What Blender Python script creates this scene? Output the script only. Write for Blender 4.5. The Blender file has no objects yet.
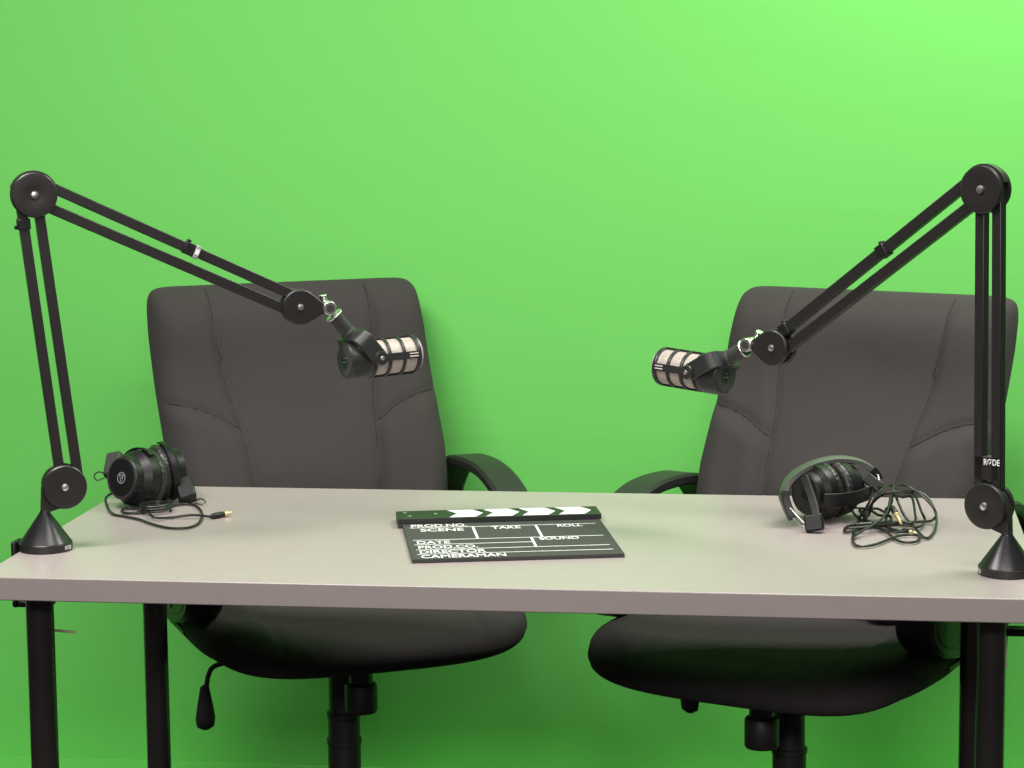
import bpy, bmesh, math, random
from mathutils import Vector, Matrix
random.seed(7)
SC = bpy.context.scene
COL = SC.collection
PI = math.pi
V = Vector

# ------------------------------------------------------------------ materials
MATS = {}
def mat(name, color, rough=.5, metal=0., spec=.5, bump=0., bscale=200., coat=0., vary=0., vscale=8., sheen=0.):
    if name in MATS: return MATS[name]
    m = bpy.data.materials.new(name); m.use_nodes = True
    nt = m.node_tree; b = nt.nodes['Principled BSDF']
    b.inputs['Base Color'].default_value = (*color, 1)
    b.inputs['Roughness'].default_value = rough
    b.inputs['Metallic'].default_value = metal
    b.inputs['Specular IOR Level'].default_value = spec
    if coat: b.inputs['Coat Weight'].default_value = coat
    if sheen: b.inputs['Sheen Weight'].default_value = sheen
    tc = nt.nodes.new('ShaderNodeTexCoord')
    if vary:
        n = nt.nodes.new('ShaderNodeTexNoise'); n.inputs['Scale'].default_value = vscale
        n.inputs['Detail'].default_value = 5
        nt.links.new(tc.outputs['Object'], n.inputs['Vector'])
        r = nt.nodes.new('ShaderNodeMapRange')
        r.inputs['From Min'].default_value = .3; r.inputs['From Max'].default_value = .7
        r.inputs['To Min'].default_value = 1 - vary; r.inputs['To Max'].default_value = 1 + vary
        nt.links.new(n.outputs['Fac'], r.inputs['Value'])
        mx = nt.nodes.new('ShaderNodeVectorMath'); mx.operation = 'SCALE'
        mx.inputs[0].default_value = color
        nt.links.new(r.outputs['Result'], mx.inputs['Scale'])
        nt.links.new(mx.outputs['Vector'], b.inputs['Base Color'])
    if bump:
        n = nt.nodes.new('ShaderNodeTexNoise'); n.inputs['Scale'].default_value = bscale
        n.inputs['Detail'].default_value = 3
        nt.links.new(tc.outputs['Object'], n.inputs['Vector'])
        bp = nt.nodes.new('ShaderNodeBump'); bp.inputs['Strength'].default_value = bump
        bp.inputs['Distance'].default_value = .002
        nt.links.new(n.outputs['Fac'], bp.inputs['Height'])
        nt.links.new(bp.outputs['Normal'], b.inputs['Normal'])
    MATS[name] = m
    return m

def green_material():
    m = mat('green_paint', (.165, .63, .125), rough=.65, spec=.25)
    nt = m.node_tree; b = nt.nodes['Principled BSDF']
    tc = nt.nodes.new('ShaderNodeTexCoord')
    mp = nt.nodes.new('ShaderNodeMapping'); mp.inputs['Scale'].default_value = (.7, 1, 9)
    nt.links.new(tc.outputs['Object'], mp.inputs['Vector'])
    n = nt.nodes.new('ShaderNodeTexNoise'); n.inputs['Scale'].default_value = 1.6; n.inputs['Detail'].default_value = 4
    nt.links.new(mp.outputs['Vector'], n.inputs['Vector'])
    n2 = nt.nodes.new('ShaderNodeTexNoise'); n2.inputs['Scale'].default_value = 3.; n2.inputs['Detail'].default_value = 6
    nt.links.new(tc.outputs['Object'], n2.inputs['Vector'])
    ad = nt.nodes.new('ShaderNodeMath'); ad.operation = 'ADD'
    nt.links.new(n.outputs['Fac'], ad.inputs[0]); nt.links.new(n2.outputs['Fac'], ad.inputs[1])
    bp = nt.nodes.new('ShaderNodeBump'); bp.inputs['Strength'].default_value = .05; bp.inputs['Distance'].default_value = .02
    nt.links.new(ad.outputs[0], bp.inputs['Height']); nt.links.new(bp.outputs['Normal'], b.inputs['Normal'])
    return m

def fabric_material():
    m = mat('chair_fabric', (.045, .0395, .039), rough=.85, spec=.2, sheen=.03)
    nt = m.node_tree; b = nt.nodes['Principled BSDF']
    tc = nt.nodes.new('ShaderNodeTexCoord')
    vo = nt.nodes.new('ShaderNodeTexVoronoi'); vo.inputs['Scale'].default_value = 420
    nt.links.new(tc.outputs['Object'], vo.inputs['Vector'])
    n = nt.nodes.new('ShaderNodeTexNoise'); n.inputs['Scale'].default_value = 9; n.inputs['Detail'].default_value = 4
    nt.links.new(tc.outputs['Object'], n.inputs['Vector'])
    b1 = nt.nodes.new('ShaderNodeBump'); b1.inputs['Strength'].default_value = .35; b1.inputs['Distance'].default_value = .001
    b2 = nt.nodes.new('ShaderNodeBump'); b2.inputs['Strength'].default_value = .22; b2.inputs['Distance'].default_value = .01
    nt.links.new(vo.outputs['Distance'], b1.inputs['Height']); nt.links.new(n.outputs['Fac'], b2.inputs['Height'])
    nt.links.new(b2.outputs['Normal'], b1.inputs['Normal']); nt.links.new(b1.outputs['Normal'], b.inputs['Normal'])
    return m

def grille_material():
    m = mat('grille_mesh', (.60, .53, .48), rough=.55, metal=.15)
    nt = m.node_tree; b = nt.nodes['Principled BSDF']
    tc = nt.nodes.new('ShaderNodeTexCoord')
    vo = nt.nodes.new('ShaderNodeTexVoronoi'); vo.inputs['Scale'].default_value = 620
    nt.links.new(tc.outputs['Object'], vo.inputs['Vector'])
    cr = nt.nodes.new('ShaderNodeValToRGB')
    cr.color_ramp.elements[0].position = .1; cr.color_ramp.elements[0].color = (.16, .135, .115, 1)
    cr.color_ramp.elements[1].position = .55; cr.color_ramp.elements[1].color = (.50, .44, .39, 1)
    nt.links.new(vo.outputs['Distance'], cr.inputs['Fac']); nt.links.new(cr.outputs['Color'], b.inputs['Base Color'])
    return m

GREEN = green_material()
FABRIC = fabric_material()
GRILLE = grille_material()
TABLE = mat('grey_laminate', (.36, .308, .304), rough=.33, spec=.55, bump=.04, bscale=500, vary=.02, vscale=30)
LEGM = mat('black_steel_tube', (.022, .019, .019), rough=.24, spec=.7)
PLASTIC = mat('black_plastic', (.020, .019, .019), rough=.48, spec=.5, bump=.08, bscale=900)
GREYPL = mat('dark_grey_plastic', (.035, .036, .034), rough=.5, spec=.45)
ARM = mat('black_powder_coat', (.017, .015, .015), rough=.36, spec=.55)
CONE = mat('black_anodised', (.030, .028, .031), rough=.30, metal=.55, spec=.6)
CHROME = mat('chrome', (.86, .84, .81), rough=.30, metal=1.)
MICB = mat('mic_black', (.020, .021, .021), rough=.40, spec=.5)
MICF = mat('mic_rear_face', (.040, .042, .041), rough=.75, spec=.5)
WHITE = mat('white_print', (.82, .82, .82), rough=.5)
LGREY = mat('light_grey_print', (.30, .30, .31), rough=.5)
PADM = mat('ear_pad_leatherette', (.022, .021, .021), rough=.40, spec=.6, bump=.2, bscale=300)
HEADG = mat('headband_grey', (.095, .095, .088), rough=.38, spec=.6)
HPBLK = mat('headphone_black', (.009, .009, .0095), rough=.40, spec=.4)
CABLE = mat('cable_rubber', (.014, .014, .014), rough=.38, spec=.55)
GOLD = mat('gold_plug', (.88, .66, .32), rough=.28, metal=.7)
SLATE = mat('slate_board', (.050, .052, .048), rough=.78, spec=.3)
STICKM = mat('clap_stick_black', (.018, .021, .017), rough=.46, spec=.45)
STEEL = mat('zinc_steel', (.88, .82, .62), rough=.35, metal=.1)

# ------------------------------------------------------------------ mesh kit
def catmull(pts, n=6, closed=False):
    P = [V(p) for p in pts]; out = []
    N = len(P); rng = range(N) if closed else range(N - 1)
    for i in rng:
        if closed: a, b, c, d = P[(i-1) % N], P[i], P[(i+1) % N], P[(i+2) % N]
        else: a, b, c, d = P[max(i-1, 0)], P[i], P[i+1], P[min(i+2, N-1)]
        for k in range(n):
            t = k / n
            out.append(.5 * ((2*b) + (c-a)*t + (2*a-5*b+4*c-d)*t*t + (3*b-a-3*c+d)*t*t*t))
    if not closed: out.append(P[-1])
    return out

def axis_matrix(p, z, xhint=None):
    z = V(z).normalized()
    h = V(xhint) if xhint is not None else (V((1, 0, 0)) if abs(z.x) < .8 else V((0, 1, 0)))
    x = (h - z * h.dot(z)).normalized(); y = z.cross(x)
    M = Matrix((x, y, z)).transposed().to_4x4(); M.translation = V(p)
    return M

class MB:
    def __init__(s): s.bm = bmesh.new()
    def mesh(s, verts, faces, M=None):
        vs = [s.bm.verts.new((M @ V(v)) if M else V(v)) for v in verts]
        for f in faces:
            try: s.bm.faces.new([vs[i] for i in f])
            except ValueError: pass
        return s
    def box(s, c, size, M=None):
        x, y, z = [a / 2 for a in size]; c = V(c)
        v = [c + V((i*x, j*y, k*z)) for i in (-1, 1) for j in (-1, 1) for k in (-1, 1)]
        return s.mesh(v, [(0,1,3,2),(4,6,7,5),(0,4,5,1),(2,3,7,6),(0,2,6,4),(1,5,7,3)], M)
    def lathe(s, prof, M=None, seg=32, wob=None):
        vs, fs = [], []; n = len(prof)
        for k in range(seg):
            a = 2*PI*k/seg
            for i, (r, z) in enumerate(prof):
                rr = r + (wob(a, i) if wob else 0)
                vs.append((rr*math.cos(a), rr*math.sin(a), z))
        for k in range(seg):
            k2 = (k+1) % seg
            for i in range(n-1): fs.append((k*n+i, k2*n+i, k2*n+i+1, k*n+i+1))
        fs.append([k*n for k in range(seg)][::-1]); fs.append([k*n+n-1 for k in range(seg)])
        return s.mesh(vs, fs, M)
    def ring(s, prof, M=None, seg=48, wob=None):      # closed profile revolved (no caps)
        vs, fs = [], []; n = len(prof)
        for k in range(seg):
            a = 2*PI*k/seg
            for i, (r, z) in enumerate(prof):
                rr = r + (wob(a, i) if wob else 0)
                vs.append((rr*math.cos(a), rr*math.sin(a), z))
        for k in range(seg):
            k2 = (k+1) % seg
            for i in range(n): fs.append((k*n+i, k2*n+i, k2*n+(i+1) % n, k*n+(i+1) % n))
        return s.mesh(vs, fs, M)
    def cyl(s, a, b, r, r2=None, seg=24):
        a, b = V(a), V(b); L = (b-a).length; r2 = r if r2 is None else r2
        return s.lathe([(r, 0), (r2, L)], axis_matrix(a, b-a), seg)
    def sweep(s, pts, sec, closed=False, side=None, scale=None):
        # sec: 2D section list (a along side, b along normal); side: fixed lateral direction or None
        P = [V(p) for p in pts]; N = len(P); m = len(sec); vs, fs = [], []
        prev = None
        for i in range(N):
            if closed: t = (P[(i+1) % N] - P[i-1]).normalized()
            else: t = (P[min(i+1, N-1)] - P[max(i-1, 0)]).normalized()
            if side is not None:
                sd = V(side(i/(N-1)) if callable(side) else side)
                a = (sd - t*sd.dot(t)).normalized()
            else:
                if prev is None:
                    h = V((0, 0, 1)) if abs(t.z) < .9 else V((1, 0, 0))
                    a = (h - t*h.dot(t)).normalized()
                else: a = (prev - t*prev.dot(t)).normalized()
                prev = a
            b = t.cross(a)
            k = scale(i/(N-1)) if scale else 1
            for (u, v) in sec: vs.append(P[i] + a*u*k + b*v*k)
        rng = N if closed else N-1
        for i in range(rng):
            j = (i+1) % N
            for q in range(m): fs.append((i*m+q, i*m+(q+1) % m, j*m+(q+1) % m, j*m+q))
        if not closed:
            fs.append(list(range(m))[::-1]); fs.append([(N-1)*m+q for q in range(m)])
        return s.mesh(vs, fs)
    def tube(s, pts, r, seg=8, closed=False, scale=None):
        return s.sweep(pts, [(r*math.cos(2*PI*k/seg), r*math.sin(2*PI*k/seg)) for k in range(seg)], closed, None, scale)
    def prism(s, poly, y0, y1, M=None):               # polygon in x,z extruded along y
        n = len(poly)
        vs = [(x, y0, z) for x, z in poly] + [(x, y1, z) for x, z in poly]
        fs = [list(range(n)), [n+i for i in range(n)][::-1]] + [(i, i+n, (i+1) % n+n, (i+1) % n) for i in range(n)]
        return s.mesh(vs, fs, M)
    def text(s, body, M, width=None, height=None, depth=.0004, bold=.0):
        cu = bpy.data.curves.new('lettering_curve', 'FONT'); cu.body = body; cu.size = 1; cu.offset = bold
        ob = bpy.data.objects.new('lettering_tmp', cu); COL.objects.link(ob)
        bpy.context.view_layer.update()
        me = bpy.data.meshes.new_from_object(ob.evaluated_get(bpy.context.evaluated_depsgraph_get()))
        bpy.data.objects.remove(ob); bpy.data.curves.remove(cu)
        xs = [v.co.x for v in me.vertices]; ys = [v.co.y for v in me.vertices]
        sx = width/(max(xs)-min(xs)) if width else None
        sy = height/(max(ys)-min(ys)) if height else sx
        sx = sx or sy
        base = [V(((v.co.x-min(xs))*sx, (v.co.y-min(ys))*sy, depth)) for v in me.vertices]
        s.mesh(base, [list(p.vertices) for p in me.polygons], M)
        bpy.data.meshes.remove(me)
        return s
    def build(s, name, material, parent=None, bev=0., sharp=38., sub=0, kind=None, label=None, flat=False):
        bmesh.ops.recalc_face_normals(s.bm, faces=s.bm.faces[:])
        me = bpy.data.meshes.new(name); s.bm.to_mesh(me); s.bm.free()
        me.materials.append(material)
        if not flat:
            me.polygons.foreach_set('use_smooth', [True]*len(me.polygons))
            me.set_sharp_from_angle(angle=math.radians(sharp))
        o = bpy.data.objects.new(name, me); COL.objects.link(o)
        if parent: o.parent = parent
        if bev:
            b = o.modifiers.new('bevel', 'BEVEL'); b.width = bev; b.segments = 2; b.limit_method = 'ANGLE'
            b.angle_limit = math.radians(40); b.harden_normals = False
        if sub:
            m = o.modifiers.new('sub', 'SUBSURF'); m.levels = sub; m.render_levels = sub
        if kind: o['kind'] = kind
        if label: o['label'] = label
        return o

def thing(name, label, cat, loc=(0, 0, 0), rotz=0., group=None):
    o = bpy.data.objects.new(name, None); COL.objects.link(o)
    o.empty_display_size = .05
    o.location = loc; o.rotation_euler = (0, 0, rotz)
    o['label'] = label; o['category'] = cat
    if group: o['group'] = group
    return o

def circle2(r, n=40, a0=0., a1=2*PI, c=(0, 0), end=False):
    k = n if not end else n-1
    return [(c[0]+r*math.cos(a0+(a1-a0)*i/k), c[1]+r*math.sin(a0+(a1-a0)*i/k)) for i in range(n)]

def hull2(pts):
    pts = sorted(set((round(x, 6), round(y, 6)) for x, y in pts))
    def half(ps):
        h = []
        for p in ps:
            while len(h) > 1 and (h[-1][0]-h[-2][0])*(p[1]-h[-2][1])-(h[-1][1]-h[-2][1])*(p[0]-h[-2][0]) <= 0: h.pop()
            h.append(p)
        return h
    a, b = half(pts), half(pts[::-1])
    return a[:-1]+b[:-1]

# ------------------------------------------------------------------ camera
cam = bpy.data.cameras.new('camera'); co = bpy.data.objects.new('camera', cam); COL.objects.link(co)
cam.sensor_width = 36; cam.lens = 2404.7/1024*36; cam.clip_start = .1
yaw, pit, rol = -.1374386, .1334143, -.0086571
fw = V((math.sin(yaw)*math.cos(pit), math.cos(yaw)*math.cos(pit), -math.sin(pit)))
rt = V((math.cos(yaw), -math.sin(yaw), 0)); up = rt.cross(fw)
R_ = math.cos(rol)*rt + math.sin(rol)*up; U_ = -math.sin(rol)*rt + math.cos(rol)*up
Mc = Matrix((R_, U_, -fw)).transposed().to_4x4(); Mc.translation = V((.47129, -3.23301, 1.45844))
co.matrix_world = Mc
SC.camera = co
CR, CU, CF = R_.copy(), U_.copy(), fw.copy()          # world directions used to orient the two microphones

ZT = .735                                              # table top height
# ------------------------------------------------------------------ setting
YW = 1.55
def structure(name, mb, m):
    o = mb.build(name, m, kind='structure', flat=True); return o
structure('wall_back', MB().box((0, YW+.05, 1.4), (6.0, .1, 2.8)), GREEN)
CARPET = mat('grey_carpet', (.030, .028, .027), rough=.95, spec=.1, bump=.4, bscale=300)
structure('floor', MB().box((0, -1.2, -.05), (6.0, 5.0, .1)), CARPET)
structure('floor', MB().box((0, (1.3+YW)/2, -.05), (6.0, YW-1.3, .1)), GREEN)

# ------------------------------------------------------------------ table
def make_table():
    t = thing('table', 'long grey laminate table on round black legs', 'table', (0, 0, 0))
    MB().box((0, .375, ZT-.017), (1.5, .75, .034)).build('table_top', TABLE, t, bev=.0016)
    for x, y in ((-.69, .09), (-.684, .655), (.681, .09), (.687, .655)):
        l = MB().cyl((x, y, .012), (x, y, ZT-.040), .0203, seg=32).build('leg', LEGM, t)
        MB().lathe([(.040, 0), (.040, .003), (.0235, .006), (.0235, .010)], axis_matrix((x, y, ZT-.0345), (0, 0, -1)), 32).build('mounting_plate', LEGM, l)
        MB().lathe([(.0215, 0), (.0225, .004), (.0215, .018), (.020, .018)], axis_matrix((x, y, 0), (0, 0, 1)), 28).build('foot', PLASTIC, l)
    return t
make_table()

# ------------------------------------------------------------------ office chairs
def sup(u, v, n):
    m = max(abs(u), abs(v))
    if m < 1e-9: return 0., 0.
    k = m / ((abs(u)**n + abs(v)**n)**(1/n))
    return u*k, v*k
def smooth(a, b, x):
    t = min(max((x-a)/(b-a), 0), 1); return t*t*(3-2*t)
def lerp_tab(tab, x):
    for (a, fa), (b, fb) in zip(tab, tab[1:]):
        if x <= b:
            t = min(max((x-a)/(b-a), 0), 1); return fa+(fb-fa)*t
    return tab[-1][1]

BZ0, BZ1 = .485, 1.052
def seam_u(z): return lerp_tab([(.50, .42), (.74, .46), (.83, .50), (.90, .55), (1.06, .59)], z)
def diag_z(au, z):  # height of the diagonal seam at |u|
    s = .50
    return .795 + (au - s)/(1-s)*.050 + .012*math.sin(PI*min(max((au-s)/(1-s), 0), 1))
def back_surface(u, v, front):
    d = 1 - max(abs(u), abs(v))
    uu, vv = sup(u, v, 20)
    z = BZ0 + (BZ1-BZ0)*(vv+1)/2
    hw = lerp_tab([(.485, .225), (.60, .260), (.74, .273), (.86, .275), (.96, .275), (1.06, .270)], z)
    x = uu*hw
    yc = .235 + .45*(z-.72) - .030*math.exp(-((z-.70)/.13)**2)
    th = math.sqrt(max(0., 1-(1-min(d/.20, 1))**2))
    au = abs(uu)
    if front:
        s = seam_u(z)
        bol = .012*smooth(s-.05, s+.10, au)                         # bolsters stand forward of the centre panel
        low = smooth(0, .03, diag_z(au, z)-z)
        bol += .016*low*smooth(s-.03, s+.14, au)*(1-.35*smooth(.8, 1, au))
        g = .008*math.exp(-((au-s)/.022)**2)*smooth(1.05, 1.0, z)    # upright seams
        g += .005*math.exp(-((z-diag_z(au, z))/.0065)**2)*smooth(s-.02, s+.03, au)
        head = .012*math.exp(-((z-.99)/.06)**2)
        lum = .022*math.exp(-((z-.72)/.10)**2)*smooth(.75, .25, au)
        wr = .0012*math.sin(31*x+17*z)*math.sin(23*z-11*x)
        y = yc - th*(.040+bol+head+lum-g+wr)
    else:
        y = yc + th*(.045 + .008*math.cos(uu*1.5))
    return (x, y, z)

def make_chair():
    t = thing('office_chair', '', 'chair')
    # backrest
    nu, nv = 96, 96; vs = []; fs = []
    # cluster samples towards the rim
    def cl(i, n): a = -1+2*i/n; return math.copysign(1-(1-abs(a))**1.25, a)
    idx = {}
    for side in (1, 0):
        for i in range(nu+1):
            for j in range(nv+1):
                edge = i in (0, nu) or j in (0, nv)
                if edge and not side: idx[(0, i, j)] = idx[(1, i, j)]; continue
                idx[(side, i, j)] = len(vs); vs.append(back_surface(cl(i, nu), cl(j, nv), side == 1))
        for i in range(nu):
            for j in range(nv):
                fs.append((idx[(side, i, j)], idx[(side, i+1, j)], idx[(side, i+1, j+1)], idx[(side, i, j+1)]))
    b = MB().mesh(vs, fs).build('backrest', FABRIC, t, sharp=70)
    # stitched seams as thin piping lying in the grooves
    pm = MB()
    for sgn in (-1, 1):
        path = []
        for k in range(40):
            z = .62 + (1.046-.62)*k/39; u = sgn*seam_u(z); v = 2*(z-BZ0)/(BZ1-BZ0)-1
            path.append(V(back_surface(u, v, True)) + V((0, -.0013, 0)))
        pm.tube(path, .0013, 6)
        path = []
        for k in range(20):
            au = .50+.45*k/19; z = .81
            for _ in range(4): z = diag_z(au, z)
            path.append(V(back_surface(sgn*au, 2*(z-BZ0)/(BZ1-BZ0)-1, True)) + V((0, -.0013, 0)))
        pm.tube(path, .0013, 6)
    pm.build('seam', mat('seam_thread', (.022, .020, .020), rough=.8), b)
    # bracket from seat to backrest
    MB().sweep(catmull([(0, .08, .418), (0, .22, .425), (0, .285, .47), (0, .30, .60), (0, .335, .70)], 6),
               [(-.035, -.006), (.035, -.006), (.035, .006), (-.035, .006)], side=(1, 0, 0)).build('back_bracket', PLASTIC, t, bev=.002)
    # seat cushion
    vs, fs, idx = [], [], {}; n = 72
    for side in (1, 0):
        for i in range(n+1):
            for j in range(n+1):
                if (i in (0, n) or j in (0, n)) and not side: idx[(0, i, j)] = idx[(1, i, j)]; continue
                a, c = cl(i, n), cl(j, n); d = 1-max(abs(a), abs(c)); u, v = sup(a, c, 4.2)
                x = u*(.304 - .024*max(v, 0)); y = -.025 + v*.262
                th = math.sqrt(max(0., 1-(1-min(d/.16, 1))**2))
                zr = .468 - .020*smooth(-.55, -1, v) + .004*u*u
                if side:
                    r2 = min(1, u*u)
                    z = zr + th*(.034 + .010*smooth(.45, .75, abs(u)) - .004*(1-r2))
                    z -= .004*math.exp(-((abs(u)-.60)/.03)**2)*th
                else:
                    z = zr - th*(.030) - .018*math.sqrt(max(0, 1-u*u))*smooth(0, .5, d)
                idx[(side, i, j)] = len(vs); vs.append((x, y, z))
        for i in range(n):
            for j in range(n):
                fs.append((idx[(side, i, j)], idx[(side, i+1, j)], idx[(side, i+1, j+1)], idx[(side, i, j+1)]))
    MB().mesh(vs, fs).build('seat', FABRIC, t, sharp=70)
    # armrests: closed rings of flat band
    for s in (-1, 1):
        prof = [(.272, .662), (.215, .702), (.12, .714), (.015, .709), (-.075, .679), (-.140, .628), (-.162, .582), (-.152, .545), (-.10, .516), (0, .497), (.10, .492), (.200, .508), (.265, .555), (.290, .620)]
        pts = catmull([V((s*(.293 + .014*smooth(.56, .66, zz)), yy, zz)) for yy, zz in prof], 6, closed=True)
        w = .033
        a_ = MB().sweep(pts, [(-w, -.006), (-w+.006, -.011), (w-.006, -.011), (w, -.006), (w, .006), (w-.006, .011), (-w+.006, .011), (-w, .006)],
                        closed=True, side=(1, 0, 0)).build('armrest', PLASTIC, t)
        arc = catmull([V((yy, zz, 0)) for yy, zz in ((-.158, .590), (-.148, .548), (-.098, .519), (0, .500), (.10, .495), (.198, .511), (.262, .558))], 6)
        cen = V((.05, .66, 0)); inner = [p + (cen-p)*.30 for p in arc]
        MB().prism([(p.x, p.y) for p in arc] + [(p.x, p.y) for p in inner[::-1]], 0, .012,
                   Matrix.Translation((s*.321+.006, 0, 0)) @ Matrix.Rotation(PI/2, 4, 'Z')).build('side_plate', GREYPL, a_, bev=.003)
        for yy in (-.04, .08): MB().cyl((s*.325, yy, .524), (s*.3295, yy, .524), .006, seg=12).build('bolt', ARM, a_)
        MB().box((s*.258, .02, .470), (.095, .12, .010)).build('arm_bracket', PLASTIC, a_, bev=.002)
    # mechanism, column, base
    MB().box((0, -.01, .420), (.15, .25, .024)).build('tilt_mechanism', PLASTIC, t, bev=.004)
    MB().lathe([(.0305, .085), (.0305, .205), (.0325, .207), (.0325, .216), (.0295, .218), (.0295, .256), (.0315, .258), (.0315, .266), (.0275, .268), (.0262, .400)],
               None, 36).build('gas_column', PLASTIC, t)
    k = MB().lathe([(.0275, .314), (.0295, .317), (.0295, .362), (.0270, .366), (.0215, .368), (.0215, .400)], Matrix.Translation((0, -.115, 0)), 48,
                   wob=lambda a, i: .0008*math.sin(24*a) if i < 4 else 0)
    k.build('tension_knob', PLASTIC, t)
    lv = MB().tube(catmull([(-.05, .10, .385), (-.17, .11, .372), (-.215, .11, .366), (-.228, .11, .350), (-.233, .11, .325)], 6), .0048, 8).build('height_lever', PLASTIC, t)
    MB().lathe([(.003, .332), (.0085, .328), (.0105, .318), (.0155, .290), (.0190, .268), (.0165, .252), (.006, .246)], Matrix.Translation((-.236, .11, 0)) @ Matrix.Diagonal((1, .45, 1, 1)), 24).build('paddle', PLASTIC, lv)
    bs = MB().lathe([(.03, .062), (.050, .070), (.050, .098), (.036, .112), (.030, .112)], None, 32).build('star_base', PLASTIC, t)
    for i in range(5):
        a = 2*PI*i/5 + .3; c_, s_ = math.cos(a), math.sin(a)
        m = MB(); pts = [(c_*r, s_*r, z) for r, z in ((.03, .088), (.12, .084), (.22, .072), (.30, .062))]
        m.sweep(pts, [(-.022, -.013), (.022, -.013), (.018, .012), (-.018, .012)], side=(-s_, c_, 0), scale=lambda q: 1-.3*q)
        m.build('base_arm', PLASTIC, bs, bev=.003)
        m = MB()
        for o_ in (-.014, .014):
            p = V((c_*.30-s_*o_, s_*.30+c_*o_, .026)); d = V((-s_, c_, 0))
            m.lathe([(.020, -.009), (.026, -.006), (.026, .006), (.020, .009)], axis_matrix(p, d), 24)
        m.cyl((c_*.30, s_*.30, .02), (c_*.30, s_*.30, .062), .006, seg=10)
        m.build('caster', PLASTIC, bs)
    for c in t.children:
        if not c.name.startswith(('gas_column', 'star_base')): c.location.z -= .018      # seat height setting
    return t

def copy_tree(o, parent=None):
    c = o.copy(); COL.objects.link(c)
    if parent: c.parent = parent
    for ch in list(o.children): copy_tree(ch, c)
    return c

CHG = 'black office chairs behind the table'
ch1 = make_chair()
ch1.location = (-.437, 1.02, 0); ch1.rotation_euler = (0, 0, .49)
ch1['label'] = 'black fabric office chair behind the clapperboard, nearer the headphones with a ring emblem'; ch1['group'] = CHG
ch2 = copy_tree(ch1)
ch2.location = (.387, .875, 0); ch2.rotation_euler = (0, 0, -.40)
for o_ in ch2.children:
    if o_.name.startswith('height_lever'): o_.location = (-.013, 0, .022)   # this chair's lever is pulled up
ch2['label'] = 'black fabric office chair behind the folded headphones and tangled cable'; ch2['group'] = CHG

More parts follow.
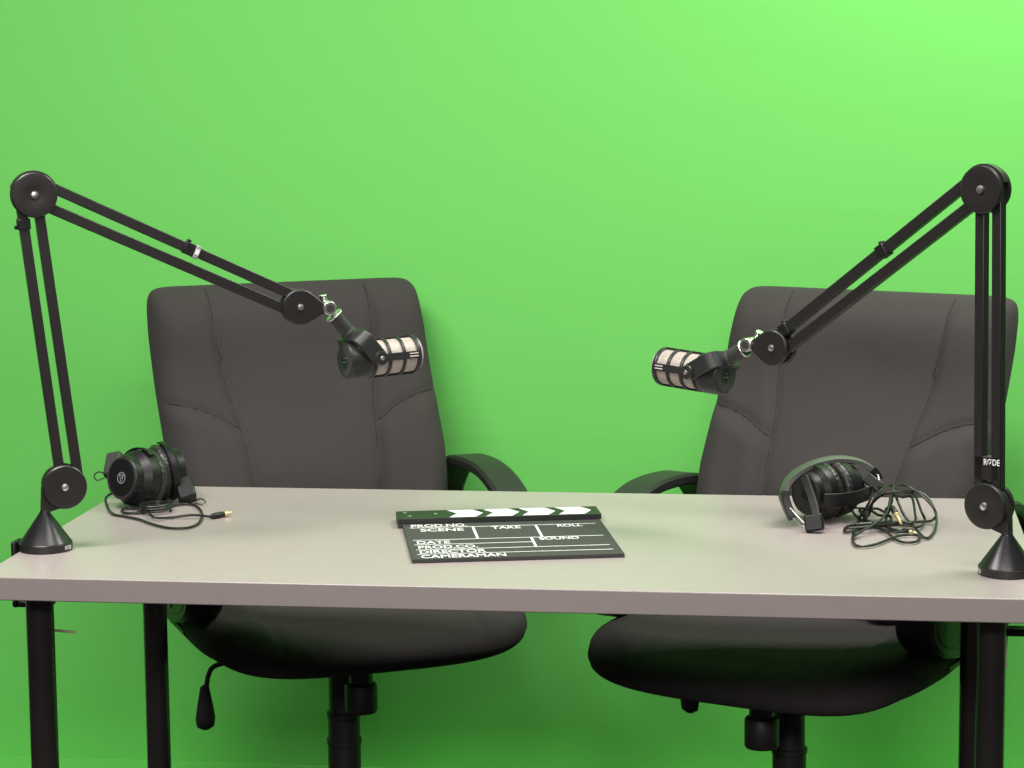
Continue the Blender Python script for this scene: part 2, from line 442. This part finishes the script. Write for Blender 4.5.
# ------------------------------------------------------------------ boom arms
def make_boom(label, base, s, rotz, LJ, UJ, EJ, KN, m_world, text_plate, clips, tbar, offs):
    """s=+1 reaches to +x, -1 to -x. LJ, UJ, EJ, KN: joints (x,z) in the arm's own plane; y is away from the viewer."""
    t = thing('microphone_boom_arm', label, 'boom arm', base, rotz, 'scissor boom arms clamped to the table')
    Mi = Matrix.Rotation(-rotz, 4, 'Z')
    # base
    bo = MB().lathe([(.0385, 0), (.0395, .002), (.0395, .0115), (.0385, .0125), (.0385, .0130), (.0085, .0560), (.0080, .0580), (.0070, .0582)], None, 64).build('base', CONE, t, sharp=25)
    MB().ring([(.0393, .0015), (.0400, .0015), (.0400, .0118), (.0393, .0118)], None, 64).build('rim', ARM, bo)
    # printed maker's name on the rim
    az = -.30 if s > 0 else PI+.28
    mb = MB()
    Mt = Matrix.Rotation(az+(-rotz), 4, 'Z') @ Matrix.Translation((.0402, 0, .0035)) @ Matrix(((0, 0, 1, 0), (1, 0, 0, 0), (0, 1, 0, 0), (0, 0, 0, 1)))
    mb.text('RØDE', Mt @ Matrix.Translation((-.0075, 0, 0)), width=.015, height=.0062, bold=.02, depth=.0003)
    mb.build('rim_lettering', WHITE, bo, flat=True)
    # lower joint: bracket (stem + centre plate) between two discs
    lx, lz = LJ
    poly = hull2(circle2(.0300, 40, c=LJ) + [(-.0055*s, lz-.030), (-.0060*s, .0575), (.0060*s, .0575), (-.0040*s, lz)])
    st = MB().prism(poly, -.0065, .0065); st.cyl((0, 0, .050), (0, 0, lz-.035), .0070, seg=20)
    st.build('pivot_bracket', ARM, t, bev=.0012)
    def discs(c, r, name):
        for yy, sg in ((-.0068, -1), (.0068, 1)):
            d = MB().lathe([(r*.97, 0), (r, .0015), (r, .0062), (r*.95, .0080), (r*.55, .0088), (r*.32, .0078), (r*.20, .0076)], axis_matrix((c[0], yy, c[1]), (0, sg, 0)), 56).build(name, ARM, t, sharp=30)
            MB().lathe([(.0060, .0070), (.0060, .0088), (.0048, .0108), (.0020, .0114)], axis_matrix((c[0], yy, c[1]), (0, sg, 0)), 20).build('bolt', CHROME, d)
    discs(LJ, .0330, 'joint_disc')
    discs(UJ, .0335, 'joint_disc')
    # parallel bars
    def bars(A, B, offA, offB, w, dp):
        A, B = V((A[0], 0, A[1])), V((B[0], 0, B[1])); d = (B-A).normalized(); nrm = V((-d.z, 0, d.x))
        for oa, ob in zip(offA, offB):
            MB().sweep([A+nrm*oa, B+nrm*ob], [(-dp, -w), (dp, -w), (dp, w), (-dp, w)], side=(0, 1, 0)).build('bar', ARM, t, bev=.0012)
        return A, B, d, nrm
    A1, B1, d1, n1 = bars(LJ, UJ, *offs[0], .0074, .0074)
    A2, B2, d2, n2 = bars(UJ, EJ, *offs[1], .0078, .0068)
    # dark rim strip over the top of the elbow
    MB().sweep([V((UJ[0]+.0345*math.cos(a), 0, UJ[1]+.0345*math.sin(a))) for a in [(.15+.75*k/16)*PI if s > 0 else (.10+.75*k/16)*PI for k in range(17)]],
               [(-.0065, -.0012), (.0065, -.0012), (.0065, .0012), (-.0065, .0012)], side=(0, 1, 0)).build('elbow_cover', ARM, t)
    # end joint: teardrop cheeks
    ex, ez = EJ; kx, kz = KN
    for yy in (-.0068, .0068):
        poly = hull2(circle2(.0275, 44, c=EJ) + circle2(.0085, 20, c=(kx-.012*s, kz)))
        sg = 1 if yy > 0 else -1
        d = MB().prism(poly, yy, yy+sg*.0075).build('end_cheek', ARM, t, bev=.0022)
        MB().lathe([(.0052, .0068), (.0052, .0088), (.0040, .0106), (.0016, .0110)], axis_matrix((ex, yy, ez), (0, sg, 0)), 20).build('bolt', CHROME, d)
    # chrome swivel
    mw = (Mi @ V(m_world).to_4d()).to_3d() if False else Mi.to_3x3() @ V(m_world)
    K = V((kx, 0, kz))
    sw = MB().cyl(K+V((0, -.0185, 0)), K+V((0, .0165, 0)), .0105, seg=28)
    sw.cyl(K, K-mw*.0135, .0060, seg=20)
    sw.lathe([(.0125, 0), (.0142, .001), (.0142, .0030), (.0120, .0040)], axis_matrix(K-mw*.0185, mw), 32)
    so = sw.build('swivel', CHROME, t, bev=.0008)
    MB().cyl(K+V((0, -.0190, 0)), K+V((0, -.0182, 0)), .0062, seg=24).build('swivel_screw', GREYPL, so)
    wd = V((.35*s, 0, .94)) if s > 0 else V((-.05, 0, .99))
    wn = MB().cyl(K+V((-.004*s, .004, .004)), K+V((-.004*s, .004, .004))+wd*.016+V((-.008*s, 0, 0)), .0045, .0062, seg=16)
    wn.build('wing_nut', CHROME, so, bev=.001)
    # cable clips
    for (which, fr, sg, silver) in clips:
        A, d, n_, L = (A1, d1, n1, (B1-A1).length) if which == 'l' else (A2, d2, n2, (B2-A2).length)
        p = A + d*L*fr + n_*((lambda o: o[0][0 if o[0][0]*sg > 0 else 1]*(1-fr)+o[1][0 if o[0][0]*sg > 0 else 1]*fr)(offs[0] if which == 'l' else offs[1]))
        e = .0096
        cl_ = MB().sweep([p-d*.008, p+d*.008], [(-e, -e), (e, -e), (e, e), (-e, e)], side=(0, 1, 0))
        cl_.sweep([p-d*.004+n_*e*sg, p-d*.004+n_*(e+.004)*sg], [(-.006, -.003), (.006, -.003), (.006, .003), (-.006, .003)], side=(0, 1, 0))
        co_ = cl_.build('cable_clip', HPBLK, t, bev=.0015)
        if silver:
            q = p+d*.0125
            MB().sweep([q-d*.0040, q+d*.0040], [(-.0104, -.0104), (.0104, -.0104), (.0104, .0104), (-.0104, .0104)], side=(0, 1, 0)).build('clip_band', LGREY, co_, bev=.0015)
            mb = MB().sweep([q-d*.0028, q+d*.0028], [(-.0008, -.0040), (.0008, -.0040), (.0008, .0040), (-.0008, .0040)], side=(0, 1, 0))
            for v in mb.bm.verts: v.co += V((0, -.0107, 0))
            mb.build('clip_print', WHITE, co_)
    if text_plate:
        p = A1 + d1*.0625
        pl = MB().sweep([p-d1*.027, p+d1*.008], [(-.0074, -.0195), (.0074, -.0195), (.0074, .0195), (-.0074, .0195)], side=(0, 1, 0)).build('name_plate', ARM, t, bev=.0012)
        # frame: x along -n (to the right seen from the viewer), y along d1, z towards the viewer
        xa = V((d1.z, 0, -d1.x)); za = V((0, -1, 0)); ya = za.cross(xa)
        if ya.dot(d1) < 0: xa = -xa; ya = -ya
        Mt = Matrix((xa, ya, za)).transposed().to_4x4(); Mt.translation = p - xa*.0035 - ya*.0045 + za*.0076
        MB().text('RØDE', Mt, width=.0255, height=.0092, bold=.02).build('lettering', WHITE, pl, flat=True)
    # desk clamp around the table edge (built square to the table)
    Ci = Mi
    edge = -s
    def bx(mb, c, sz): mb.box(c, sz, Ci)
    xo = edge*(.75-abs(base[0])) ; xo = edge*(.75-abs(base[0])+.006)
    c = MB(); bx(c, (xo+edge*.004, 0, -.0365), (.008, .036, .101))
    bx(c, ((xo+edge*.008-s*0 + (s*.006))/2, 0, -.082), (abs(xo+edge*.008)+.010, .030, .010))
    cb = c.build('clamp_bracket', HPBLK, t, bev=.003)
    MB().cyl((0, 0, -.135), (0, 0, -.040), .0036, seg=14).build('clamp_screw', STEEL, cb)
    MB().cyl((0, 0, -.0415), (0, 0, -.0346), .0105, seg=24).build('clamp_pad', HPBLK, cb)
    td = Ci.to_3x3() @ V(tbar); q = V((0, 0, -.124))
    MB().cyl(q-td*.018, q+td*.042, .0021, seg=10).build('tightening_bar', STEEL, cb)
    return t

aL, aR = math.radians(25), -math.radians(34)
# microphone directions (world)
dL = (.87*CR + .10*CU + .49*CF).normalized()
dR = (-.76*CR + .135*CU + .64*CF).normalized()
def frame(d):
    z = (CU - d*CU.dot(d)).normalized(); return z
sL, sR = frame(dL), frame(dR)
mL = (-dL*.599 + sL*.800).normalized()
mR = (-dR*.84 + sR*.54).normalized()

bL = V((-.7145, .1974, ZT)); bR = V((.7045, .1593, ZT))
KL, KR = (.441, .350), (-.444, .295)
make_boom('black scissor boom arm at the table end beside the headphones with a ring emblem', bL, 1, aL,
          (.030, .0955), (0.0, .534), (.3955, .353), KL, mL, False, [('l', .905, 1, False), ('u', .560, 1, True)], (1, -.1, -.03),
          [((.0035, -.0225), (.0208, -.0040)), ((.0205, -.0087), (.0122, -.0122))])
make_boom('black scissor boom arm with white lettering above its lower joint, beside the cable tangle', bR, -1, aR,
          (-.0295, .0955), (-.0445, .541), (-.3985, .2935), KR, mR, True, [('u', .44, -1, False), ('u', .93, -1, False)], (.05, 1, 0),
          [((.0145, -.0140), (.0050, -.0215)), ((-.0235, .0065), (-.0122, .0122))])

# ------------------------------------------------------------------ microphones
def make_mic(label, knuckle, d, sv, m, L):
    d, sv, m = V(d), V(sv), V(m)
    Pw = V(knuckle) - m*L
    t = thing('microphone', label, 'microphone', Pw, 0, 'broadcast microphones on the boom arms')
    y = sv.cross(d)                                  # sideways
    M = Matrix((d, y, sv)).transposed().to_4x4()     # local x = front
    Ax = M @ Matrix.Rotation(PI/2, 4, 'Y')           # lathe z -> local x
    b = MB().lathe([(.0205, -.0430), (.0265, -.0430), (.0288, -.0405), (.0300, -.0350), (.0303, -.0150), (.0298, -.0070), (.0285, -.0040), (.0270, -.0030)], Ax, 56).build('body', MICB, t, sharp=30)
    MB().lathe([(.0250, -.0434), (.0253, -.0422), (.0205, -.0418)], Ax, 48).build('rear_plate', MICF, b)
    # XLR socket
    so = MB().ring([(.0078, -.0444), (.0108, -.0444), (.0112, -.0430), (.0078, -.0430)], Ax, 36).build('connector_socket', MICB, b)
    MB().lathe([(.0079, -.0438), (.0079, -.0430)], Ax, 30).build('socket_well', mat('socket_black', (.004, .004, .004), rough=.6), so)
    for a in (.5*PI, PI*7/6, PI*11/6):
        p = M @ V((-.0438, .0042*math.cos(a), .0042*math.sin(a))); q = M @ V((-.0452, .0042*math.cos(a), .0042*math.sin(a)))
        MB().cyl(p, q, .0012, seg=10).build('pin', CHROME, so)
    # grille and cage
    MB().lathe([(.0268, -.0035), (.0270, .002), (.0270, .0760), (.0262, .0805), (.0200, .0840), (.008, .0850)], Ax, 56).build('grille', GRILLE, b)
    cg = MB()
    for x0, x1 in ((-.0040, .0005), (.0200, .0248), (.0450, .0498), (.0700, .0765)):
        cg.ring([(.0267, x0), (.0296, x0), (.0302, x0+.0012), (.0302, x1-.0012), (.0296, x1), (.0267, x1)], Ax, 56)
    for a in (0, .5*PI, PI, 1.5*PI):
        hw_ = .0055 if a in (0, PI) else .0035
        c_, s_ = math.cos(a), math.sin(a)
        pts = [M @ V((x, c_*.0285, s_*.0285)) for x in (-.003, .073)]
        cg.sweep(pts, [(-hw_, -.0018), (hw_, -.0018), (hw_, .0018), (-hw_, .0018)], side=(M.to_3x3() @ V((0, -s_, c_))))
    cg.build('cage', MICB, b, sharp=35)
    # light emblem marks on the cage rib facing out on both sides
    for sg in (-1, 1):
        for zz in (-.0022, .0022):
            MB().box((.0625, sg*.0305, zz), (.0150, .0006, .0017), M).build('emblem', mat('beige_print', (.62, .56, .52), rough=.5), b)
    # pivot knobs
    for sg in (-1, 1):
        k = MB().lathe([(.0110, .0290), (.0110, .0435), (.0100, .0450), (.004, .0452)], M @ Matrix.Rotation(-sg*PI/2, 4, 'X'), 32).build('pivot_knob', MICB, b)
        MB().lathe([(.0034, .0448), (.0034, .0460), (.0020, .0466)], M @ Matrix.Rotation(-sg*PI/2, 4, 'X'), 16).build('screw', CHROME, k)
    # U yoke
    r = .0355; h = .047; pts = []
    pts.append(-y*r); pts.append(-y*r + m*(h-.014))
    for k in range(1, 8):
        a = PI/2*k/8; pts.append(-y*(r-.014+.014*math.cos(a)) + m*(h-.014+.014*math.sin(a)))
    pts2 = [p - 2*y*p.dot(y) for p in pts][::-1]
    side = m.cross(y)
    w = .0135
    MB().sweep(pts+pts2, [(-w, -.0032), (w, -.0032), (w, .0032), (-w, .0032)], side=side,
               scale=None).build('yoke', MICB, t, bev=.0014)
    MB().lathe([(.0128, .046), (.0128, .056), (.0112, .058), (.0112, .086), (.0120, .0868), (.0120, .0885)], axis_matrix((0, 0, 0), m), 36).build('thread_mount', GREYPL, t, sharp=30)
    return t
def arm_world(base, a, x, z): return V((base.x+math.cos(a)*x, base.y+math.sin(a)*x, base.z+z))
make_mic('dark microphone with beige caged grille, in front of the chair behind the clapperboard', arm_world(bL, aL, *KL), dL, sL, mL, .1066)
make_mic('dark microphone with beige caged grille standing out against the green wall between the chairs', arm_world(bR, aR, *KR), dR, sR, mR, .1015)

# ------------------------------------------------------------------ clapperboard
def make_clapper():
    t = thing('clapperboard', 'black film clapperboard with white arrow stripes lying on the grey table', 'clapperboard',
              (.0065, .1845, ZT+.0003), math.radians(13.4))
    W, H = .312, .336
    x0, x1 = -W/2, W/2
    b = MB().box((0, H/2, .003), (W, H, .006)).build('slate', SLATE, t, bev=.0006)
    ys = .268
    st = MB().box((-.0025, ys+.033, .0105), (W+.009, .066, .009)).build('clapstick', STICKM, t, bev=.0006)
    MB().box((x0+.025-.007, ys+.033, .003), (.05, .068, .0058)).build('hinge_stick', STICKM, t, bev=.0006)
    # stripes
    zt = .0151; s = MB()
    xs = x0+.074
    for k in range(4):
        a = xs + k*.0575; L = .0555; ya, yb, ym = ys+.003, ys+.063, ys+.033
        s.mesh([(a, ya, zt), (a+L-.014, ya, zt), (a+L, ym, zt), (a+L-.014, yb, zt), (a, yb, zt), (a+.014, ym, zt)], [(0, 1, 2, 5), (5, 2, 3, 4)])
    s.build('arrow_stripes', WHITE, st, flat=True)
    for (xx, yy) in ((x0+.012, ys+.018), (x0+.006, ys+.048), (x0+.054, ys+.033)):
        MB().lathe([(.0034, .0148), (.0034, .0158), (.002, .0166)], Matrix.Translation((xx, yy, 0)), 16).build('screw', CHROME, st)
    # printing
    p = MB(); z = .0062; ht = ys
    def line(u0, v0, u1, v1, w=.0030):
        a, c = V((x0+u0*W, v0*ht, z)), V((x0+u1*W, v1*ht, z)); d = (c-a).normalized(); n = V((-d.y, d.x, 0))*w/2
        p.mesh([a-n, c-n, c+n, a+n], [(0, 1, 2, 3)])
    def word(body, u, v, w, h):
        M = Matrix.Translation((x0+u*W, v*ht, z-.0004+.0001))
        p.text(body, M, width=w*W, height=h, depth=.0004, bold=.018)
    l1, l2, l3, l4, l5 = .880, .520, .390, .250, .125
    line(.03, l1, .96, l1); line(.03, l2, .96, l2); line(.03, l3, .605, l3); line(.03, l4, .96, l4); line(.03, l5, .96, l5)
    line(.345, l1, .345, l2, .0040); line(.66, l1, .66, l2, .0040); line(.605, l2, .605, l4, .0040)
    word('PROD.NO.', .040, .895, .28, .022); word('SCENE', .080, .765, .215, .022)
    word('TAKE', .435, .790, .145, .020); word('ROLL', .765, .800, .125, .021)
    word('DATE', .045, .410, .160, .021); word('SOUND', .640, .435, .195, .021)
    word('PROD.CO.', .045, .275, .285, .022); word('DIRECTOR', .045, .145, .315, .022); word('CAMERAMAN', .045, .018, .400, .022)
    p.build('lettering', WHITE, b, flat=True)
    return t
make_clapper()

# ------------------------------------------------------------------ headphones
def cup(t, o, c, n, depth, mirror=1, emblem=False, R=.0425):
    c, n = V(c)-o, V(n).normalized(); M = axis_matrix(c, n, (0, 0, 1))
    h = depth/2; k = R/.0425
    sh = MB().lathe([(.026*k, -h*.40), (.040*k, -h*.42), (.0425*k, -h*.36), (.0425*k, -h*.12), (.0415*k, h*.18), (.0370*k, h*.36), (.0335*k, h*.50), (.0328*k, h*.93), (.0310*k, h), (.0295*k, h)], M, 56).build('ear_cup', HPBLK, t, sharp=30)
    MB().ring([(.0285*k, h*.98), (.0312*k, h*.98), (.0312*k, h*1.03), (.0285*k, h*1.03)], M, 48).build('trim_ring', GREYPL, sh)
    MB().lathe([(.0287*k, h*.97), (.0285*k, h*1.0), (.026*k, h*.99), (.01*k, h*1.0)], M, 48).build('outer_cap', GREYPL, sh)
    w = lambda a, i: .0009*math.sin(34*a+i)*math.sin(5*a+1.3*i)
    MB().ring([(.020*k, -h*.50), (.0235*k, -h*.88), (.031*k, -h), (.0395*k, -h*.92), (.0440*k, -h*.68), (.0425*k, -h*.42), (.030*k, -h*.38)], M, 96, wob=w).build('ear_pad', PADM, sh, sharp=60)
    if emblem:
        e = MB(); z = h*1.012
        e.ring([(.0082, z), (.0096, z), (.0096, z+.0005), (.0082, z+.0005)], M, 40)
        Mz = M @ Matrix.Translation((0, 0, z+.0002)) @ Matrix.Scale(1.15, 4)
        def bar(a, b_, w_=.0009):
            a, b_ = V((a[0], a[1], 0)), V((b_[0], b_[1], 0)); d = (b_-a).normalized(); q = V((-d.y, d.x, 0))*w_/2
            e.mesh([a-q, b_-q, b_+q, a+q], [(0, 1, 2, 3)], Mz)
        # emblem strokes: triangle of three slanted strokes and a bar  (x axis of M is up)
        bar((-.0060, 0), (.0042, .0050)); bar((-.0060, 0), (.0042, -.0050)); bar((.0042, -.0058), (.0042, .0058)); bar((-.0045, .0018), (.0042, .0008)); bar((-.0045, -.0018), (.0042, -.0016))
        e.build('emblem', LGREY, sh, flat=True)
    return sh, M

def headphones_left():
    o = V((-.655, .56, ZT)); t = thing('headphones', 'black headphones with a ring emblem on the cup, lying beside a boom arm base', 'headphones', o, 0, 'black studio headphones on the table')
    nA = V((-.52, -.84, .16)).normalized()
    cA = V((-.6780, .5530, ZT+.0475)); cup(t, o, cA, nA, .066, emblem=True, R=.0465)
    nB = V((.80, .58, .10)).normalized()
    cB = V((-.6450, .6180, ZT+.0490)); cup(t, o, cB, nB, .046, R=.0460)
    P = lambda *a: V(a)-o
    # headband lying behind the cups
    pts = catmull([P(-.742, .628, .790), P(-.748, .660, .786), P(-.722, .705, .778), P(-.675, .725, .772), P(-.645, .705, .764), P(-.630, .670, .760), P(-.622, .640, .758)], 8)
    MB().sweep(pts, [(-.015, -.004), (-.010, -.006), (.010, -.006), (.015, -.004), (.015, .004), (.010, .005), (-.010, .005), (-.015, .004)], side=(0, .25, .97)).build('headband', HEADG, t)
    # slider blocks and yokes
    y1 = MB().sweep([P(-.741, .642, .808), P(-.738, .606, .776)], [(-.0135, -.008), (.0135, -.008), (.0135, .008), (-.0135, .008)], side=(.75, .3, .55)).build('slider_block', GREYPL, t, bev=.004)
    y2 = MB().sweep([P(-.616, .606, .772), P(-.598, .576, .743)], [(-.0150, -.011), (.0150, -.011), (.0150, .011), (-.0150, .011)], side=(.7, .5, .3)).build('slider_block', HPBLK, t, bev=.004)
    MB().tube(catmull([P(-.746, .604, .779), P(-.757, .600, .784), P(-.765, .598, .778), P(-.760, .598, .770), P(-.748, .602, .774)], 6), .0011, 6).build('wire_loop', CABLE, t)
    MB().tube(catmull([P(-.586, .575, .742), P(-.575, .570, .747), P(-.567, .570, .742), P(-.574, .568, .738), P(-.586, .572, .739)], 6), .0012, 6).build('wire_loop', CABLE, t)
    def yoke(c, n, R, a0, a1, off):
        M = axis_matrix(V(c)-o, n, (0, 0, 1))
        pts = [M @ V((R*math.cos(a), R*math.sin(a), off)) for a in [a0+(a1-a0)*k/24 for k in range(25)]]
        MB().sweep(pts, [(-.005, -.0018), (.005, -.0018), (.005, .0018), (-.005, .0018)], side=n).build('yoke', HPBLK, t, bev=.0008)
    yoke(cA, nA, .0495, -.6, PI-.45, -.004)
    yoke(cB, nB, .0490, -.3, PI-.4, -.002)
    # cable loops on the table
    c1 = [(-.712, .560, .760), (-.735, .566, .748), (-.721, .527, .738), (-.694, .471, .738), (-.672, .454, .738), (-.641, .432, .738), (-.605, .392, .738), (-.571, .365, .738), (-.543, .368, .738), (-.535, .405, .738), (-.545, .466, .738), (-.566, .528, .738), (-.590, .566, .738), (-.612, .560, .738), (-.640, .500, .738), (-.672, .480, .738),
          (-.690, .505, .738), (-.676, .520, .741), (-.640, .480, .741), (-.614, .432, .741), (-.592, .450, .738), (-.559, .458, .741), (-.528, .455, .7395)]
    cb = MB().tube(catmull([V(p)-o for p in c1], 8), .0021, 8).build('cable', CABLE, t)
    # coiled slack below the cup
    pts = []
    for k in range(90):
        a = 2*PI*k/30; pts.append(P(-.634+.024*math.cos(a), .508+.030*math.sin(a), ZT+.0025+.0042*k/30))
    MB().tube(pts, .0022, 8).build('cable_coil', CABLE, t)
    p0, p1, p2 = P(-.524, .452, .739), P(-.5115, .480, .7405), P(-.507, .512, .7405)
    d = (V((-.5085, .500, .7405))-V((-.5220, .455, .739))).normalized(); p0 = P(-.5225, .453, .7395)
    d = V((.62, .78, .02)).normalized(); p0 = P(-.5285, .4545, .7395)
    MB().lathe([(.0022, 0), (.0042, .004), (.0050, .008), (.0050, .024), (.0042, .027)], axis_matrix(p0, d), 20).build('plug', HPBLK, cb)
    MB().lathe([(.0038, .027), (.0040, .033), (.0030, .034), (.0030, .038), (.0018, .039), (.0026, .041), (.0006, .044)], axis_matrix(p0, d), 16).build('plug_tip', GOLD, cb)
headphones_left()

def headphones_right():
    o = V((.46, .53, ZT)); t = thing('headphones', 'folded black headphones with grey headband in front of a chair, trailing a tangled black cable', 'headphones', o, 0, 'black studio headphones on the table')
    ax = V((.74, .67, .03)).normalized()
    c = V((.452, .548, ZT+.0475))
    D = .046
    cup(t, o, c-ax*.0255, -ax, D, R=.0440); cup(t, o, c+ax*.0245, ax, D, R=.0440)
    P = lambda *a: V(a)-o
    band = [(.398, .480, .748), (.388, .486, .768), (.384, .492, .787), (.393, .508, .805), (.413, .530, .818), (.440, .550, .826), (.470, .568, .828), (.500, .580, .822), (.522, .586, .808), (.530, .588, .794)]
    pts = catmull([V(p)-o for p in band], 8)
    MB().sweep(pts, [(-.013, -.003), (-.009, -.0052), (.009, -.0052), (.013, -.003), (.013, .003), (.009, .0052), (-.009, .0052), (-.013, .003)], side=(-.22, .97, .0)).build('headband', HEADG, t)
    # dark end sleeve of the headband, metal slider rods and hinge blocks
    MB().sweep(pts[:17], [(-.0145, -.0065), (.0145, -.0065), (.0145, .0065), (-.0145, .0065)], side=(-.22, .97, .0)).build('end_sleeve', HPBLK, t, bev=.003)
    MB().sweep(pts[-11:], [(-.014, -.0060), (.014, -.0060), (.014, .0060), (-.014, .0060)], side=(-.22, .97, .0)).build('end_sleeve', HPBLK, t, bev=.003)
    rod = MB()
    rod.tube(catmull([P(.394, .470, .766), P(.404, .458, .757), P(.415, .450, .748), P(.425, .452, .746)], 6), .0015, 8)
    rod.tube(catmull([P(.394, .476, .756), P(.402, .464, .748), P(.412, .452, .742), P(.425, .450, .741)], 6), .0015, 8)
    rod.build('slider_rod', CHROME, t)
    rod = MB(); rod.tube(catmull([P(.530, .570, .803), P(.532, .560, .792), P(.524, .552, .786), P(.512, .550, .788)], 6), .0018, 8)
    rod.build('slider_rod', CHROME, t)
    # yoke strip in front of the near cup down to its hinge block
    MB().sweep(catmull([P(.414, .500, .812), P(.420, .492, .800), P(.427, .480, .782), P(.433, .466, .764), P(.434, .455, .750)], 6),
               [(-.0065, -.0022), (.0065, -.0022), (.0065, .0022), (-.0065, .0022)], side=(.74, -.5, .2)).build('yoke', GREYPL, t, bev=.001)
    MB().sweep([P(.4295, .440, .763), P(.4335, .433, .7378)], [(-.0145, -.008), (.0145, -.008), (.0145, .008), (-.0145, .008)], side=(.9, -.1, .05)).build('hinge_block', HPBLK, t, bev=.003)
    MB().sweep(catmull([P(.446, .470, .779), P(.470, .478, .7785), P(.498, .510, .778), P(.520, .546, .780)], 6),
               [(-.011, -.002), (.011, -.002), (.011, .002), (-.011, .002)], side=(.1, 0, 1)).build('yoke', HPBLK, t, bev=.001)
    MB().sweep([P(.512, .560, .800), P(.538, .548, .782)], [(-.009, -.006), (.009, -.006), (.009, .006), (-.009, .006)], side=(.2, .4, .9)).build('hinge_block', HPBLK, t, bev=.002)
    # tangled cable
    L1 = [(.536,.533,.790),(.526,.531,.784),(.515,.528,.766),(.501,.519,.742),(.490,.378,.739),(.498,.318,.739),(.524,.334,.739),(.556,.397,.739),(.578,.413,.739),(.590,.401,.739),(.587,.366,.739),(.571,.351,.739),(.556,.370,.739),(.536,.437,.741),(.515,.463,.741),(.507,.505,.742),(.520,.528,.760),(.539,.532,.782),(.564,.535,.786),(.586,.536,.782),(.608,.537,.771),(.619,.530,.752),(.616,.458,.739),(.600,.388,.739),(.584,.470,.741),(.570,.522,.752),(.558,.533,.774),(.550,.534,.790),(.536,.532,.789),(.523,.530,.774),(.515,.527,.746),(.496,.447,.743),(.493,.378,.743)]
    L2 = [(.493,.378,.743),(.500,.400,.743),(.540,.480,.760),(.553,.534,.789),(.575,.536,.788),(.602,.537,.774),(.619,.537,.755),(.613,.520,.741),(.588,.505,.741),(.552,.481,.741),(.515,.492,.741),(.496,.524,.745),(.489,.525,.756),(.496,.526,.762),(.515,.528,.757),(.531,.529,.752),(.548,.520,.746),(.550,.481,.743),(.543,.466,.743),(.542,.529,.750),(.550,.532,.766),(.553,.534,.785),(.569,.535,.779),(.586,.536,.777),(.597,.535,.755),(.602,.514,.743),(.592,.456,.743),(.568,.468,.743),(.525,.450,.743),(.482,.425,.739),(.480,.460,.739),(.493,.482,.739),(.525,.464,.739),(.551,.431,.739),(.572,.437,.739)]
    def wig(Ls, ph):
        out = []
        for i, (x, y, z) in enumerate(Ls):
            out.append(V((x, y + (.022*math.sin(i*1.7+ph) if z > .748 else 0), z))-o)
        return out
    path = catmull(wig(L1, 0), 8)[:-1] + catmull(wig(L2, 1.1), 8)[:-1] + catmull(wig([(x+.55*(.545-x)*(.25+.2*math.sin(i)), y+.012*math.sin(i*2.1), z+(.004 if z < .748 else -.006)) for i, (x, y, z) in enumerate(L2[::-1][1:26])], 2.3), 8)
    cb = MB().tube(path, .0021, 8).build('cable', CABLE, t)
    def plug(p, d, big):
        M = axis_matrix(P(*p), d); k = 1.5 if big else 1.
        pl = MB().lathe([(.0018, -.020), (.0030*k, -.014), (.0032*k, -.002), (.0026*k, 0)], M, 16).build('plug', HPBLK, cb)
        MB().lathe([(.0026*k, 0), (.0028*k, .003*k), (.0018*k, .004*k), (.0018*k, .012*k), (.0010*k, .013*k), (.0016*k, .015*k), (.0005, .017*k)], M, 16).build('plug_tip', GOLD, pl)
    plug((.577, .435, .7395), (.55, -.83, .02), False)
    plug((.556, .470, .760), (.35, -.80, -.50), True)
headphones_right()

# ------------------------------------------------------------------ light
w = bpy.data.worlds.new('world'); SC.world = w; w.use_nodes = True
bg = w.node_tree.nodes['Background']; bg.inputs['Color'].default_value = (1, .985, .96, 1); bg.inputs['Strength'].default_value = .065
def area(name, loc, target, sx, sy, power, color=(1, .97, .92)):
    l = bpy.data.lights.new(name, 'AREA'); l.shape = 'RECTANGLE'; l.size = sx; l.size_y = sy; l.energy = power; l.color = color
    o = bpy.data.objects.new(name, l); COL.objects.link(o); o.location = loc
    o.rotation_euler = (V(target)-V(loc)).to_track_quat('-Z', 'Y').to_euler()
area('ceiling_panel_light', (-1.05, -.40, 2.75), (-1.05, -.2, 0), 1.2, .6, 64)
area('ceiling_panel_light', (1.15, .80, 2.75), (1.15, .9, 0), 1.2, .6, 54)
area('ceiling_panel_light', (.6, -.75, 2.75), (.6, -.7, 0), 1.2, .6, 29)
area('ceiling_panel_light', (.35, -4.6, 2.75), (.25, -3.0, 0), 2.4, .6, 126)

SC.view_settings.view_transform = 'Standard'
SC.view_settings.look = 'None'
SC.view_settings.gamma = 1
SC.view_settings.use_curve_mapping = False
SC.view_settings.exposure = 0
